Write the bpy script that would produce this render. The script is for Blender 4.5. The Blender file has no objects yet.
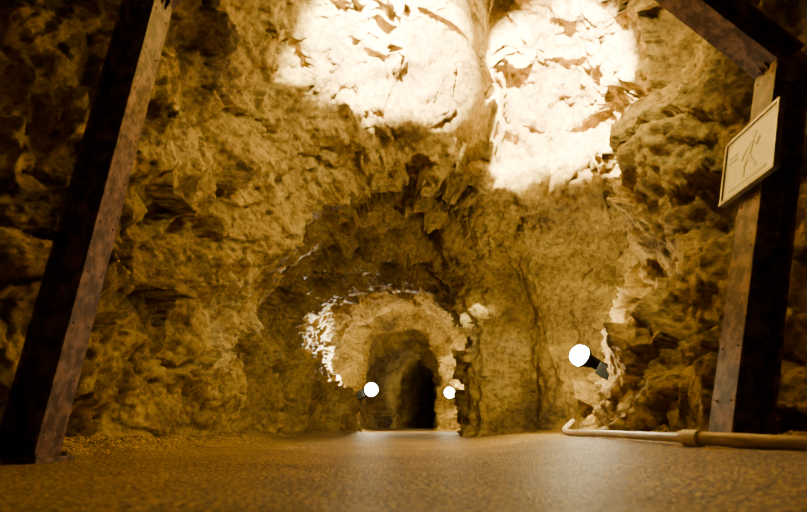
import bpy, bmesh, math, random
import numpy as np
from mathutils import Vector, noise, Matrix
random.seed(7)
S=bpy.context.scene
COL=S.collection

# ------------------------------------------------------------ materials
def nm(name):
    m=bpy.data.materials.new(name); m.use_nodes=True
    nt=m.node_tree; b=nt.nodes['Principled BSDF']
    return m,nt,b
def N(nt,t,**k):
    n=nt.nodes.new(t)
    for a,v in k.items():
        if hasattr(n,a): setattr(n,a,v)
        else: n.inputs[a].default_value=v
    return n
def ramp(nt,stops):
    r=nt.nodes.new('ShaderNodeValToRGB'); e=r.color_ramp.elements
    while len(e)<len(stops): e.new(.5)
    for i,(p,c) in enumerate(stops):
        e[i].position=p; e[i].color=(*c,1)
    return r
def rock_mat(name,cols,bump=.6,scale=1.0,rough=.8):
    m,nt,b=nm(name); L=nt.links
    tc=N(nt,'ShaderNodeTexCoord'); 
    n1=N(nt,'ShaderNodeTexNoise'); n1.inputs['Scale'].default_value=1.3*scale; n1.inputs['Detail'].default_value=8; n1.inputs['Roughness'].default_value=.6
    n2=N(nt,'ShaderNodeTexNoise'); n2.inputs['Scale'].default_value=18*scale; n2.inputs['Detail'].default_value=8; n2.inputs['Roughness'].default_value=.72
    n3=N(nt,'ShaderNodeTexNoise'); n3.inputs['Scale'].default_value=60*scale; n3.inputs['Detail'].default_value=6; n3.inputs['Roughness'].default_value=.7
    vo=N(nt,'ShaderNodeTexVoronoi'); vo.feature='F1'; vo.inputs['Scale'].default_value=24*scale
    for n in (n1,n2,n3,vo): L.new(tc.outputs['Object'],n.inputs['Vector'])
    r=ramp(nt,cols); L.new(n1.outputs['Fac'],r.inputs['Fac'])
    r2=ramp(nt,[(.39,(.34,.30,.26)),(.5,(.9,.9,.88)),(.62,(1.3,1.27,1.15))]); L.new(n2.outputs['Fac'],r2.inputs['Fac'])
    mx=N(nt,'ShaderNodeMix',data_type='RGBA',blend_type='MULTIPLY'); mx.inputs[0].default_value=.75
    L.new(r.outputs['Color'],mx.inputs[6]); L.new(r2.outputs['Color'],mx.inputs[7])
    L.new(mx.outputs[2],b.inputs['Base Color'])
    b.inputs['Roughness'].default_value=rough
    b.inputs['Specular IOR Level'].default_value=.3
    a=N(nt,'ShaderNodeMath',operation='MULTIPLY_ADD'); a.inputs[1].default_value=.45
    L.new(n3.outputs['Fac'],a.inputs[0]); L.new(n2.outputs['Fac'],a.inputs[2])
    a2=N(nt,'ShaderNodeMath',operation='MULTIPLY_ADD'); a2.inputs[1].default_value=-.35
    L.new(vo.outputs['Distance'],a2.inputs[0]); L.new(a.outputs[0],a2.inputs[2])
    bp=N(nt,'ShaderNodeBump'); bp.inputs['Strength'].default_value=bump; bp.inputs['Distance'].default_value=.05
    L.new(a2.outputs[0],bp.inputs['Height']); L.new(bp.outputs[0],b.inputs['Normal'])
    return m
M_rock=rock_mat('ochre_rock',[(.3,(.105,.064,.018)),(.44,(.30,.19,.036)),(.57,(.50,.34,.062)),(.72,(.56,.42,.14))],bump=.75)
def floor_mat():
    m,nt,b=nm('sandy_concrete'); L=nt.links
    tc=N(nt,'ShaderNodeTexCoord')
    n1=N(nt,'ShaderNodeTexNoise'); n1.inputs['Scale'].default_value=2.2; n1.inputs['Detail'].default_value=8
    n2=N(nt,'ShaderNodeTexNoise'); n2.inputs['Scale'].default_value=75; n2.inputs['Detail'].default_value=5; n2.inputs['Roughness'].default_value=.75
    vo=N(nt,'ShaderNodeTexVoronoi'); vo.inputs['Scale'].default_value=110
    for n in (n1,n2,vo): L.new(tc.outputs['Object'],n.inputs['Vector'])
    r=ramp(nt,[(.3,(.20,.125,.028)),(.55,(.34,.225,.055)),(.75,(.43,.30,.09))]); L.new(n1.outputs['Fac'],r.inputs['Fac'])
    r2=ramp(nt,[(.42,(.12,.10,.07)),(.5,(.75,.75,.75)),(.59,(2.7,2.5,2.0))]); L.new(n2.outputs['Fac'],r2.inputs['Fac'])
    mx=N(nt,'ShaderNodeMix',data_type='RGBA',blend_type='MULTIPLY'); mx.inputs[0].default_value=1
    L.new(r.outputs['Color'],mx.inputs[6]); L.new(r2.outputs['Color'],mx.inputs[7]); L.new(mx.outputs[2],b.inputs['Base Color'])
    b.inputs['Roughness'].default_value=.55
    b.inputs['Specular IOR Level'].default_value=.24
    a=N(nt,'ShaderNodeMath',operation='MULTIPLY_ADD'); a.inputs[1].default_value=-.6
    L.new(vo.outputs['Distance'],a.inputs[0]); L.new(n2.outputs['Fac'],a.inputs[2])
    bp=N(nt,'ShaderNodeBump'); bp.inputs['Strength'].default_value=.9; bp.inputs['Distance'].default_value=.018
    L.new(a.outputs[0],bp.inputs['Height']); L.new(bp.outputs[0],b.inputs['Normal'])
    return m
M_floor=floor_mat()
def paint(name,c1,c2,sc=18,rough=.6,metal=0.,bump=.2,lo=.45,hi=.6,spec=.5):
    m,nt,b=nm(name); L=nt.links
    tc=N(nt,'ShaderNodeTexCoord'); n1=N(nt,'ShaderNodeTexNoise'); n1.inputs['Scale'].default_value=sc; n1.inputs['Detail'].default_value=8; n1.inputs['Roughness'].default_value=.7
    L.new(tc.outputs['Object'],n1.inputs['Vector'])
    r=ramp(nt,[(lo,c1),(hi,c2)]); L.new(n1.outputs['Fac'],r.inputs['Fac']); L.new(r.outputs['Color'],b.inputs['Base Color'])
    b.inputs['Roughness'].default_value=rough; b.inputs['Metallic'].default_value=metal; b.inputs['Specular IOR Level'].default_value=spec
    bp=N(nt,'ShaderNodeBump'); bp.inputs['Strength'].default_value=bump; bp.inputs['Distance'].default_value=.005
    L.new(n1.outputs['Fac'],bp.inputs['Height']); L.new(bp.outputs[0],b.inputs['Normal'])
    return m
M_steel=paint('rusty_painted_steel',(.05,.022,.015),(.20,.105,.075),sc=14,spec=.2)
M_black=paint('black_housing',(.003,.003,.003),(.006,.006,.005),rough=.7,spec=.1)
M_pipe=paint('tan_conduit',(.48,.36,.17),(.66,.54,.30),sc=9,rough=.45)
M_frame=paint('sign_frame_metal',(.16,.12,.05),(.3,.23,.1),sc=20,rough=.4,metal=.3)
M_panel=paint('sign_panel_cream',(.66,.59,.34),(.8,.73,.45),sc=6,rough=.35,bump=.02)
M_ink=paint('sign_ink',(.33,.31,.14),(.40,.38,.18),sc=6,rough=.4,bump=.02)
def glow(name,c,s):
    m,nt,b=nm(name); b.inputs['Emission Color'].default_value=(*c,1); b.inputs['Emission Strength'].default_value=s
    b.inputs['Base Color'].default_value=(.9,.9,.85,1); return m
M_glow=glow('lamp_glass_glowing',(1,.93,.72),80)

# ------------------------------------------------------------ tunnel shell
ST=[
(-5.0,[(-.2,-.1),(-.2,.2),(-.2,.4),(-.15,.6),(-.1,.7),(0,.75),(.1,.7),(.15,.6),(.2,.4),(.2,.2),(.2,-.1)]),
(-4.0,[(-1.4,-.1),(-1.5,.5),(-1.4,1.1),(-1.2,1.7),(-.7,2.2),(0,2.4),(.7,2.2),(1.2,1.7),(1.4,1.1),(1.5,.5),(1.4,-.1)]),
(0,[(-2.1,-.1),(-2.3,.6),(-2.35,1.2),(-2.2,2.1),(-1.3,2.9),(0,3.2),(1.1,3.1),(2.2,2.5),(2.5,1.4),(2.3,.6),(1.9,-.1)]),
(2.2,[(-2.0,-.1),(-2.2,.6),(-2.3,1.2),(-2.2,2.1),(-1.4,3.0),(0,3.45),(1.2,3.4),(2.4,2.8),(2.5,1.5),(2.15,.6),(1.75,-.1)]),
(2.75,[(-1.78,-.1),(-1.8,.6),(-1.8,1.2),(-1.75,2.1),(-1.25,3.0),(0,3.5),(1.0,3.5),(1.95,2.85),(2.05,1.6),(1.75,.7),(1.58,-.1)]),
(3.4,[(-1.65,-.1),(-1.62,.5),(-1.6,1.2),(-1.42,2.0),(-1.0,2.9),(-.05,3.4),(.85,3.5),(1.72,2.9),(1.78,1.8),(1.58,.7),(1.38,-.1)]),
(3.95,[(-1.56,-.1),(-1.52,.5),(-1.44,1.2),(-1.22,1.9),(-.85,2.65),(-.05,3.2),(.75,3.3),(1.65,2.85),(1.72,1.8),(1.54,.8),(1.28,-.1)]),
(4.3,[(-1.50,-.1),(-1.46,.5),(-1.36,1.15),(-1.05,1.85),(-.75,2.38),(0,2.60),(.65,3.0),(1.6,2.7),(1.85,1.8),(1.72,.8),(1.38,-.1)]),
(4.65,[(-1.45,-.1),(-1.40,.5),(-1.28,1.1),(-.94,1.78),(-.70,2.22),(0,2.46),(.6,2.24),(1.25,2.04),(1.92,1.62),(1.9,.8),(1.6,-.1)]),
(4.9,[(-1.44,-.1),(-1.38,.5),(-1.26,1.1),(-.92,1.80),(-.72,2.22),(0,2.46),(.6,2.20),(1.2,1.98),(1.9,1.56),(1.9,.8),(1.6,-.1)]),
(5.2,[(-1.46,-.1),(-1.72,.5),(-1.86,1.05),(-1.75,1.78),(-1.12,2.42),(0,2.60),(.6,2.36),(1.2,2.1),(1.8,1.5),(1.82,.7),(1.6,-.1)]),
(6.0,[(-1.36,-.1),(-1.52,.45),(-1.66,1.0),(-1.55,1.62),(-.95,2.2),(0,2.40),(.5,2.22),(.95,1.9),(1.25,1.4),(1.25,.7),(1.18,-.1)]),
(6.8,[(-1.16,-.1),(-1.28,.45),(-1.45,1),(-1.42,1.5),(-.88,2.02),(-.05,2.24),(.42,2.1),(.74,1.78),(.84,1.3),(.82,.7),(.84,-.1)]),
(7.6,[(-.92,-.1),(-.95,.42),(-1.25,.85),(-1.46,1.42),(-.95,1.92),(-.05,2.14),(.45,2.03),(.80,1.68),(.92,1.2),(.90,.6),(.89,-.1)]),
(8.0,[(-.78,-.1),(-.82,.38),(-1.15,.80),(-1.5,1.35),(-1.0,1.88),(-.1,2.12),(.48,2.0),(.90,1.62),(1.06,1.1),(1.02,.5),(.98,-.1)]),
(9.2,[(-1.05,-.1),(-1.2,.4),(-1.5,.9),(-1.65,1.4),(-1.2,2.1),(-.1,2.5),(.6,2.4),(1.25,1.85),(1.42,1.1),(1.38,.5),(1.3,-.1)]),
(10.1,[(-.98,-.1),(-1.1,.4),(-1.28,.9),(-1.32,1.4),(-.95,1.95),(-.05,2.22),(.6,2.12),(1.12,1.72),(1.3,1.1),(1.3,.5),(1.25,-.1)]),
(11.2,[(-.98,-.1),(-1.1,.4),(-1.3,.9),(-1.42,1.4),(-1.0,2.2),(0,2.6),(.7,2.5),(1.4,2.0),(1.6,1.1),(1.6,.5),(1.5,-.1)]),
(12.3,[(-.88,-.1),(-.92,.5),(-.92,1.1),(-.8,1.65),(-.4,2.05),(.1,2.2),(.45,2.05),(.70,1.6),(.80,1.05),(.78,.5),(.74,-.1)]),
(13.4,[(-.9,-.1),(-.98,.5),(-1.0,1.1),(-.9,1.7),(-.5,2.3),(0,2.5),(.5,2.3),(.9,1.8),(1.1,1.1),(1.1,.5),(1.0,-.1)]),
(14.6,[(-.6,-.1),(-.62,.5),(-.6,1.0),(-.48,1.5),(-.2,1.85),(.2,1.95),(.5,1.8),(.75,1.5),(.85,1.0),(.85,.5),(.8,-.1)]),
(17.,[(-.1,-.1),(-.14,.5),(-.12,1.0),(.0,1.5),(.3,1.95),(.8,2.05),(1.15,1.9),(1.4,1.5),(1.5,1.0),(1.52,.5),(1.5,-.1)]),
(22.,[(1.3,-.1),(1.3,.4),(1.3,.8),(1.4,1.2),(1.6,1.5),(1.9,1.6),(2.2,1.5),(2.4,1.2),(2.5,.8),(2.5,.4),(2.5,-.1)]),
(24.,[(2.,-.1),(2.,.3),(2.,.5),(2.02,.6),(2.1,.65),(2.2,.7),(2.3,.65),(2.38,.6),(2.4,.5),(2.4,.3),(2.4,-.1)]),
]
sy=np.array([s[0] for s in ST],float)
sp=np.array([s[1] for s in ST],float)
def hermite(xs,ys,x):
    n=len(xs); h=np.diff(xs); d=(ys[1:]-ys[:-1])/h.reshape(-1,*([1]*(ys.ndim-1)))
    m=np.zeros_like(ys); m[0]=d[0]; m[-1]=d[-1]
    prod=d[:-1]*d[1:]
    with np.errstate(divide='ignore',invalid='ignore'):
        hm=2*prod/(d[:-1]+d[1:])
    m[1:-1]=np.where(prod>0,np.nan_to_num(hm),0)
    i=np.clip(np.searchsorted(xs,x)-1,0,n-2)
    t=((x-xs[i])/h[i]); sh=[-1]+[1]*(ys.ndim-1)
    t=t.reshape(sh); H=h[i].reshape(sh)
    return (2*t**3-3*t**2+1)*ys[i]+(t**3-2*t**2+t)*H*m[i]+(-2*t**3+3*t**2)*ys[i+1]+(t**3-t**2)*H*m[i+1]
rows=np.concatenate([np.linspace(-5,1.5,56,endpoint=False),np.linspace(1.5,5.6,380,endpoint=False),np.linspace(5.6,8.6,190,endpoint=False),np.linspace(8.6,13,130,endpoint=False),np.linspace(13,24,80)])
prof=hermite(sy,sp,rows)
NC=620
u=np.linspace(0,10,NC)
def catmull(P,u):
    n=P.shape[1]; i=np.clip(u.astype(int),0,n-2); t=(u-i)[None,:,None]
    g=lambda k:P[:,np.clip(k,0,n-1)]
    p0,p1,p2,p3=g(i-1),g(i),g(i+1),g(i+2)
    return .5*((2*p1)+(-p0+p2)*t+(2*p0-5*p1+4*p2-p3)*t**2+(-p0+3*p1-3*p2+p3)*t**3)
sec=catmull(prof,u)
R=len(rows)
B=np.zeros((R,NC,3)); B[...,0]=sec[...,0]; B[...,2]=sec[...,1]; B[...,1]=rows[:,None]
du=np.gradient(B,axis=1); dv=np.gradient(B,rows,axis=0)
nr=np.cross(du,dv); nr/=np.maximum(np.linalg.norm(nr,axis=2,keepdims=True),1e-9)
cen=np.stack([sec[...,0].mean(1),rows,np.full(R,1.0)],1)[:,None,:]
if np.sum(nr*(B-cen))<0: nr=-nr
def sst(a,b,x):
    t=np.clip((x-a)/(b-a),0,1); return t*t*(3-2*t)
D=np.zeros((R,NC)); F=np.zeros((R,NC)); G=np.zeros((R,NC)); NZ=np.zeros((R,NC))
X,Y,Z=B[...,0],B[...,1],B[...,2]
U=np.broadcast_to(u[None,:],(R,NC))
O1=Vector((9,2,5)); O2=Vector((3,8,1)); O3=Vector((4,1,7))
def facet(q,fr):
    p=q*fr; d,pts=noise.voronoi(p); c=pts[0]
    rv=noise.cell_vector(c*7.3+O1)-Vector((.5,.5,.5))
    return (p-c).dot(rv)/fr, (d[1]-d[0])/fr, rv.x/fr
ca,sa=math.cos(.5),math.sin(.5)
for r in range(R):
    for c in range(NC):
        p=Vector(B[r,c])
        w=Vector((noise.noise(p*1.7),noise.noise(p*1.7+O1),noise.noise(p*1.7+O2)))*.25
        q=p+w
        f=noise.fractal(q*1.25,.9,2.1,3)*.17
        rd=noise.ridged_multi_fractal(q*2.3+O3,.9,2.1,4,1.0,2.0)
        f-=(rd-1.0)*.045
        w2=w*.5+noise.noise_vector(p*7)*.03
        a,e,o=facet(p+w2,2.6); f+=a*.75+o*.32
        g,e2,o2=facet(p+w2+O2,7.0); g=g*.65+o2*.22
        g+=noise.fractal(p*14,.65,2.2,4)*.022
        pit=noise.voronoi(p*13+w*6)[0][0]; g+=max(0,.42-pit)*.05
        yy=p.y*ca-p.z*sa; zz=p.y*sa+p.z*ca
        s=noise.ridged_multi_fractal(Vector((p.x*2+w.x,yy*6+w.y*4,zz*1.6)),.8,2.2,4,1.0,2.0)
        D[r,c]=f; F[r,c]=g; G[r,c]=-(s-1)*.035; NZ[r,c]=noise.fractal(p*5+O3,.8,2,3)
calm=1-.6*sst(5.0,5.5,Y)*(1-sst(6.3,6.7,Y))*sst(6.6,7.4,U)
calm*=1-.3*sst(8.5,10,Y)
D=(D+F+G*(1-sst(3.2,4.2,U)*.6))*calm
ribx=.50+(Y-3.0)*.13+.07*NZ
rib=np.exp(-((X-ribx)/.12)**2)*sst(2.7,3.4,Y)*(1-sst(4.4,4.75,Y))*sst(1.8,2.2,Z)
D-=.62*rib*(1+.5*NZ)
rib2=np.exp(-((X+.16-(Y-3)*.05-.08*NZ)/.07)**2)*sst(2.6,3.2,Y)*(1-sst(3.9,4.2,Y))*sst(1.8,2.2,Z); D-=.25*rib2
# hewn steps and scooped bands across the roof
band=sst(4.8,5.1,Y)*(1-sst(7.3,7.8,Y))*sst(2.6,3.6,U)*(1-sst(6.0,6.8,U))
ph=(Y+.10*np.sin(X*4)+.22*X*X)*1.6
saw=ph-np.floor(ph)
D+=band*(.26*np.where(saw<.8,saw/.8,(1-saw)/.2)-.10)
for (yc,xc,wx,am) in ((5.45,.02,.42,.20),(6.35,-.06,.50,.30),(7.05,-.12,.34,.22)):
    yy_=Y-yc+.45*(X-xc)**2+.05*NZ
    D+=am*np.exp(-(yy_/.13)**2)*np.exp(-np.abs((X-xc)/wx)**4)*sst(1.6,1.9,Z)
    D-=am*.4*np.exp(-((yy_+.30)/.14)**2)*np.exp(-np.abs((X-xc)/(wx*1.3))**4)*sst(1.6,1.9,Z)
bl=np.exp(-((Y-3.3)/.36)**2-((Z-1.90)/.36)**2)*sst(7,7.6,U); D-=.22*bl
bl=np.exp(-((Y-3.75)/.27)**2-((Z-1.12)/.27)**2)*sst(7.4,8,U); D+=.24*bl
bl=np.exp(-((Y-3.7)/.35)**2-((Z-.45)/.35)**2)*sst(8,8.6,U); D-=.12*bl
# free-standing looking pillar on the right with a hollow in front of it
pu=sst(6.9,7.6,U)
D+=.24*np.exp(-((Y-6.05)/.22)**2)*pu; D-=.06*np.exp(-((Y-6.65)/.26)**2)*pu
fl=sst(6.3,6.5,Y)*(1-sst(7.8,8.3,Y))*sst(6.8,7.5,U); D+=fl*.032*np.sin(Y*30+1.5*np.sin(Z*3)+2*NZ)
V=B+nr*D[...,None]
def shell(name,c0,c1):
    vs=V[:,c0:c1+1].reshape(-1,3); n=c1-c0+1
    idx=np.arange(R*n).reshape(R,n)
    f=np.stack([idx[:-1,:-1],idx[1:,:-1],idx[1:,1:],idx[:-1,1:]],-1).reshape(-1,4)
    me=bpy.data.meshes.new(name); me.from_pydata(vs.tolist(),[],f.tolist()); me.update()
    me.polygons.foreach_set('use_smooth',[True]*len(me.polygons))
    me.materials.append(M_rock)
    o=bpy.data.objects.new(name,me); COL.objects.link(o); return o
cL=int(NC*.33); cR=int(NC*.67)
shell('wall_left',0,cL); shell('ceiling',cL,cR); shell('wall_right',cR,NC-1)

# ------------------------------------------------------------ floor
lx=prof[:,0,0]; rx=prof[:,10,0]
fy=np.concatenate([np.linspace(-5,.6,40,endpoint=False),np.linspace(.6,5,260,endpoint=False),np.linspace(5,24,120)])
fx=np.concatenate([np.linspace(-2.6,2.6,281)])
FX,FY=np.meshgrid(fx,fy)
LXi=np.interp(FY,rows,lx); RXi=np.interp(FY,rows,rx)
def floor_h(x,y,l,r):
    z=.062*sst(.45,1.15,x)*(1-sst(5,7,y))
    z=z+.06*(1-sst(0,.35,x-l))+.04*(1-sst(0,.2,r-x))
    return z
FZ=floor_h(FX,FY,LXi,RXi)
for i in range(FZ.shape[0]):
    for j in range(FZ.shape[1]):
        p=Vector((FX[i,j],FY[i,j],0))
        e=1-min(1,max(0,min(FX[i,j]-LXi[i,j],RXi[i,j]-FX[i,j]))/.4)
        FZ[i,j]+=noise.fractal(p*3,.9,2,3)*.005+noise.fractal(p*25,.7,2,2)*.002+e*noise.fractal(p*9,.8,2,3)*.035
me=bpy.data.meshes.new('floor'); n=len(fx); m_=len(fy); idx=np.arange(n*m_).reshape(m_,n)
me.from_pydata(np.stack([FX,FY,FZ],-1).reshape(-1,3).tolist(),[],np.stack([idx[:-1,:-1],idx[:-1,1:],idx[1:,1:],idx[1:,:-1]],-1).reshape(-1,4).tolist())
me.polygons.foreach_set('use_smooth',[True]*len(me.polygons)); me.materials.append(M_floor)
COL.objects.link(bpy.data.objects.new('floor',me))

# ------------------------------------------------------------ helpers
def new_obj(name,bm,mat,parent=None,smooth=False,bevel=0):
    me=bpy.data.meshes.new(name); bm.to_mesh(me); bm.free()
    if smooth: me.polygons.foreach_set('use_smooth',[True]*len(me.polygons))
    me.materials.append(mat); o=bpy.data.objects.new(name,me); COL.objects.link(o)
    if parent: o.parent=parent
    if bevel:
        b=o.modifiers.new('bevel','BEVEL'); b.width=bevel; b.segments=2; b.limit_method='ANGLE'
    return o
def box(bm,M,sx,sy,sz):
    g=bmesh.ops.create_cube(bm,size=1); bmesh.ops.transform(bm,matrix=M@Matrix.Diagonal((sx,sy,sz,1)),verts=g['verts'])
def empty(name,loc=(0,0,0)):
    e=bpy.data.objects.new(name,None); e.empty_display_size=.1; e.location=loc; COL.objects.link(e); return e

# ------------------------------------------------------------ steel support frame
FYc=2.30
def hbeam(name,a,b,parent,inward,rivets=True):
    a=Vector((a[0],FYc,a[1])); b=Vector((b[0],FYc,b[1]))
    d=(b-a); L=d.length; zax=d.normalized(); yax=Vector((0,1,0)); xax=yax.cross(zax).normalized()
    if xax.dot(inward)<0: xax=-xax; yax=-yax
    M=Matrix((xax,yax,zax)).transposed().to_4x4(); M.translation=(a+b)/2
    bm=bmesh.new()
    T=Matrix.Translation
    box(bm,M@T((.072,0,0)),.013,.17,L); box(bm,M@T((-.072,0,0)),.013,.17,L); box(bm,M@T((0,0,0)),.135,.011,L)
    if rivets:
        k=int(L/.22)
        for i in range(k):
            for s in(-.055,.055):
                g=bmesh.ops.create_icosphere(bm,subdivisions=1,radius=.007)
                bmesh.ops.transform(bm,matrix=M@T((.078,s,-L/2+.1+i*.22)),verts=g['verts'])
    return new_obj(name,bm,M_steel,parent,bevel=.003)
fr=empty('steel_support_frame',(0,FYc,0))
def rel(o): o.matrix_parent_inverse=fr.matrix_world.inverted(); return o
fr.matrix_world=Matrix.Translation((0,FYc,0))
nodes=[(-1.46,.0),(-1.26,2.2),(-.85,2.68),(.98,2.68),(1.815,1.78),(1.30,.045)]
ctr=Vector((.1,FYc,1.2))
for k,(nmn) in enumerate(['post_a','brace_a','crossbeam','brace_b','post_b']):
    a,b=nodes[k],nodes[k+1]
    mid=Vector(((a[0]+b[0])/2,FYc,(a[1]+b[1])/2))
    rel(hbeam(nmn,a,b,fr,ctr-mid))
for k in (1,2,3,4):
    bm=bmesh.new(); a=nodes[k]
    for s in(-1,1):
        g=bmesh.ops.create_cone(bm,cap_ends=True,segments=8,radius1=.11,radius2=.11,depth=.01)
        bmesh.ops.transform(bm,matrix=Matrix.Translation((a[0],FYc+s*.02,a[1]))@Matrix.Rotation(math.pi/2,4,'X'),verts=g['verts'])
    rel(new_obj('gusset_plate_%d'%k,bm,M_steel,fr))
for k,a in enumerate([nodes[0],nodes[-1]]):
    bm=bmesh.new(); box(bm,Matrix.Translation((a[0],FYc,a[1]+.008)),.24,.26,.02)
    for sx in(-.09,.09):
        for s2 in(-.1,.1):
            g=bmesh.ops.create_cone(bm,cap_ends=True,segments=6,radius1=.014,radius2=.014,depth=.02)
            bmesh.ops.transform(bm,matrix=Matrix.Translation((a[0]+sx,FYc+s2,a[1]+.025)),verts=g['verts'])
    rel(new_obj('base_plate_%d'%k,bm,M_steel,fr,bevel=.003))

# ------------------------------------------------------------ information sign
sg=empty('information_sign'); 
SM=Matrix.Translation((1.55,2.27,1.29))@Matrix.Rotation(math.radians(-2),4,'Z')@Matrix.Rotation(math.radians(15),4,'Y')
sg.matrix_world=SM
def sgo(name,bm,mat,bev=0):
    o=new_obj(name,bm,mat,sg,bevel=bev); return o
W,H=.42,.32; T=Matrix.Translation
bm=bmesh.new(); box(bm,T((0,0,0)),.012,W-.01,H-.01); sgo('panel',bm,M_panel)
bm=bmesh.new()
for s in(-1,1):
    box(bm,T((0,0,s*H/2)),.026,W+.018,.014); box(bm,T((0,s*W/2,0)),.026,.014,H+.014)
sgo('frame',bm,M_frame,.002)
bm=bmesh.new(); x=-.0072
def seg(bm,p,q,w):
    p=Vector((x,*p)); q=Vector((x,*q)); d=q-p
    M=Matrix.Translation((p+q)/2)@Matrix.Rotation(math.atan2(d.z,d.y),4,'X')
    box(bm,M,.002,d.length+w*.5,w)
g=bmesh.ops.create_cone(bm,cap_ends=True,segments=20,radius1=.02,radius2=.02,depth=.002)
bmesh.ops.transform(bm,matrix=T((x,-.03,.095))@Matrix.Rotation(math.pi/2,4,'Y'),verts=g['verts'])
seg(bm,(-.02,.06),(0,0),.03); seg(bm,(0,0),(.03,-.045),.018); seg(bm,(.03,-.045),(.03,-.09),.015)
seg(bm,(0,0),(-.03,-.04),.018); seg(bm,(-.03,-.04),(-.065,-.075),.015)
seg(bm,(-.02,.055),(-.06,.03),.013); seg(bm,(-.06,.03),(-.08,.055),.012); seg(bm,(-.015,.055),(.03,.035),.013); seg(bm,(.03,.035),(.055,.0),.012)
seg(bm,(-.15,-.12),(.15,-.12),.012)
seg(bm,(.1,.06),(.17,.06),.01); seg(bm,(.1,.035),(.17,.035),.01)
sgo('pictogram',bm,M_ink)
bm=bmesh.new()
box(bm,T((.02,.0,.09)),.03,.03,.03); box(bm,T((.02,0,-.09)),.03,.03,.03); sgo('mounting_clips',bm,M_black)

# ------------------------------------------------------------ conduit pipe
def tube(name,pts,r,mat,parent=None):
    cu=bpy.data.curves.new(name,'CURVE'); cu.dimensions='3D'; cu.bevel_depth=r; cu.bevel_resolution=5; cu.use_fill_caps=True
    s=cu.splines.new('NURBS'); s.points.add(len(pts)-1)
    for i,p in enumerate(pts): s.points[i].co=(*p,1)
    s.use_endpoint_u=True; s.order_u=3; cu.resolution_u=10
    o=bpy.data.objects.new(name,cu); COL.objects.link(o)
    dg=bpy.context.evaluated_depsgraph_get(); me=bpy.data.meshes.new_from_object(o.evaluated_get(dg))
    bpy.data.objects.remove(o); me.materials.clear(); me.materials.append(mat); me.name=name
    me.polygons.foreach_set('use_smooth',[True]*len(me.polygons))
    o=bpy.data.objects.new(name,me); COL.objects.link(o)
    if parent:o.parent=parent
    return o
pp=empty('conduit_pipe')
tube('hose',[(1.32,4.55,.16),(1.22,4.38,.12),(1.13,4.15,.09),(1.10,3.8,.085),(1.13,3.3,.088),(1.10,2.8,.088),(1.06,2.4,.09),(1.07,2.15,.09)],.018,M_pipe,pp)
tube('pipe',[(1.07,2.16,.09),(1.11,2.0,.088),(1.23,1.82,.08),(1.5,1.55,.07),(1.62,1.3,.07)],.024,M_pipe,pp)
tube('coupling',[(1.063,2.22,.09),(1.073,2.12,.09)],.030,M_pipe,pp)
tube('coupling_2',[(1.27,1.78,.079),(1.32,1.73,.077)],.029,M_pipe,pp)

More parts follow.
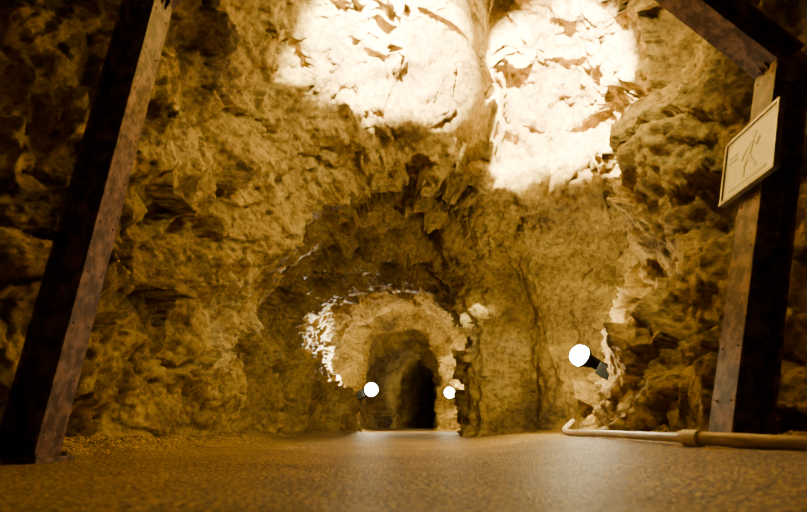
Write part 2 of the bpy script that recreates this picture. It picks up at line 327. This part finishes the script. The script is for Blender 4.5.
# ------------------------------------------------------------ flood lamps
def lathe(bm,prof,n=28):
    ring=[]
    for (r,z) in prof:
        ring.append([bm.verts.new((r*math.cos(2*math.pi*i/n),r*math.sin(2*math.pi*i/n),z)) for i in range(n)])
    for a,b in zip(ring,ring[1:]):
        for i in range(n): bm.faces.new((a[i],a[(i+1)%n],b[(i+1)%n],b[i]))
    bm.faces.new(ring[0][::-1]); bm.faces.new(ring[-1])
def floodlamp(loc,aim,wallpt,size=1.0,power=100,color=(1,.8,.45),spots=(),visor=None):
    root=empty('flood_lamp',loc)
    loc=Vector(loc); d=(Vector(aim)-loc).normalized()
    q=d.to_track_quat('Z','Y').to_matrix().to_4x4()
    root.matrix_world=Matrix.Translation(loc)
    def put(o,M): o.parent=root; o.matrix_local=M; return o
    s=size
    bm=bmesh.new(); lathe(bm,[(.052*s,-.005*s),(.064*s,.006*s),(.066*s,.03*s),(.055*s,.055*s),(.03*s,.072*s),(.004*s,.078*s)])
    put(new_obj('bulb_glass',bm,M_glow,smooth=True),q)
    bm=bmesh.new(); lathe(bm,[(.02*s,-.13*s),(.024*s,-.125*s),(.026*s,-.085*s),(.034*s,-.07*s),(.05*s,-.03*s),(.068*s,-.006*s),(.069*s,.004*s),(.058*s,.003*s)])
    put(new_obj('reflector_shell',bm,M_black,smooth=True),q)
    w=Vector(wallpt)-loc
    back=-d*(.10*s)
    arm=tube('arm',[back,back+(w-back)*.35+Vector((0,0,-.03*s)),w*.95],.013*s,M_black); put(arm,Matrix.Identity(4))
    bm=bmesh.new(); M=w.normalized().to_track_quat('Z','Y').to_matrix().to_4x4(); 
    box(bm,Matrix.Translation(w*.93)@M,.10*s,.08*s,.06*s); box(bm,Matrix.Translation(w*.58)@M,.08*s,.08*s,.11*s)
    put(new_obj('clamp',bm,M_black,bevel=.006*s),Matrix.Identity(4))
    bm=bmesh.new()
    for sgn in(-1,1): box(bm,q@Matrix.Translation((sgn*.073*s,0,-.05*s)),.006*s,.025*s,.07*s)
    box(bm,q@Matrix.Translation((0,0,-.08*s)),.15*s,.025*s,.008*s)
    put(new_obj('yoke',bm,M_black,bevel=.002*s),Matrix.Identity(4))
    src=d*(.10*s)
    if visor is not None:
        dh=Vector((d.x,d.y,0)).normalized(); side=Vector((dh.y,-dh.x,0)); LV=.20
        p0=src+Vector((0,0,-.06))-dh*.02; p1=src+dh*LV+Vector((0,0,LV*visor))
        bm=bmesh.new(); vs=[]
        for pt,hw in((p0,.08),(p1,.24)):
            for sg_ in(-1,1):
                for th in(0,-.005): vs.append(bm.verts.new(pt+side*hw*sg_+Vector((0,0,th))))
        bmesh.ops.convex_hull(bm,input=vs)
        put(new_obj('added_barn_door',bm,M_black),Matrix.Identity(4))  # unseen plate added to cut the beam below the bays
        ld=bpy.data.lights.new('lamp_wash','SPOT'); ld.spot_size=math.radians(158); ld.spot_blend=.55
    else:
        ld=bpy.data.lights.new('lamp_light','POINT')
    ld.energy=power; ld.color=color; ld.shadow_soft_size=.05
    lo=bpy.data.objects.new(ld.name,ld); COL.objects.link(lo); lo.parent=root; lo.location=d*(.16*s)+Vector((0,0,-.14 if visor is not None else 0))
    lo.rotation_euler=Vector((d.x,d.y,-.25)).to_track_quat('-Z','Y').to_euler()
    for (aim2,pw,ang,bl,col) in spots:
        ld=bpy.data.lights.new('lamp_beam','SPOT'); ld.energy=pw; ld.spot_size=math.radians(ang); ld.spot_blend=bl; ld.color=col; ld.shadow_soft_size=.012
        lo=bpy.data.objects.new('lamp_beam',ld); COL.objects.link(lo); lo.parent=root; lo.location=src
        lo.rotation_euler=(Vector(aim2)-loc-src).to_track_quat('-Z','Y').to_euler()
    return root
WARM=(1,.80,.39)
floodlamp((1.40,4.42,.640),(.3,4.0,1.25),(1.64,4.20,.42),1.25,75,WARM)
# two unseen lamps hung from the roof just inside the frame, aimed at the two bays, with barn doors added to cut the beams low down
floodlamp((.10,2.56,2.86),(.0,4.2,2.95),(.10,2.52,3.4),.9,90,WARM,[((-.20,4.2,3.15),8500,72,.8,(1,.9,.56))],visor=-.12)
floodlamp((.95,2.56,2.86),(1.05,4.5,2.75),(.95,2.52,3.4),.9,110,WARM,[((1.36,4.5,2.75),10000,62,.5,(1,.9,.56))],visor=-.36)
floodlamp((-.62,11.0,.76),(-.2,8.5,1.3),(-1.0,11.1,.6),1.9,85,(1,.82,.41),[((-1.45,9.0,1.25),3600,50,.6,(.95,.95,.85))])
floodlamp((.93,11.6,.74),(.6,9,1.0),(1.2,12.0,.6),1.6,55,(1,.78,.35),[((.05,8.6,2.15),1500,24,.6,(.85,.92,1))])  # extra cool beam added for the pale patch on the roof
floodlamp((1.0,16.0,1.0),(.5,13,1.0),(1.3,16.2,.9),1.2,12,(1,.85,.5))  # unseen lamp added round the bend to light the dark passage dimly

# ------------------------------------------------------------ world, camera
w=bpy.data.worlds.new('cave_dark'); S.world=w; w.use_nodes=True
w.node_tree.nodes['Background'].inputs[0].default_value=(.004,.003,.002,1)
cam=bpy.data.cameras.new('camera'); co=bpy.data.objects.new('camera',cam); COL.objects.link(co)
cam.sensor_width=36; cam.lens=24.98; cam.clip_start=.02
co.location=(0,0,.14); co.rotation_euler=(math.radians(90+16.7),0,0)
cam.dof.use_dof=True; cam.dof.focus_distance=5.0; cam.dof.aperture_fstop=2.8
S.camera=co
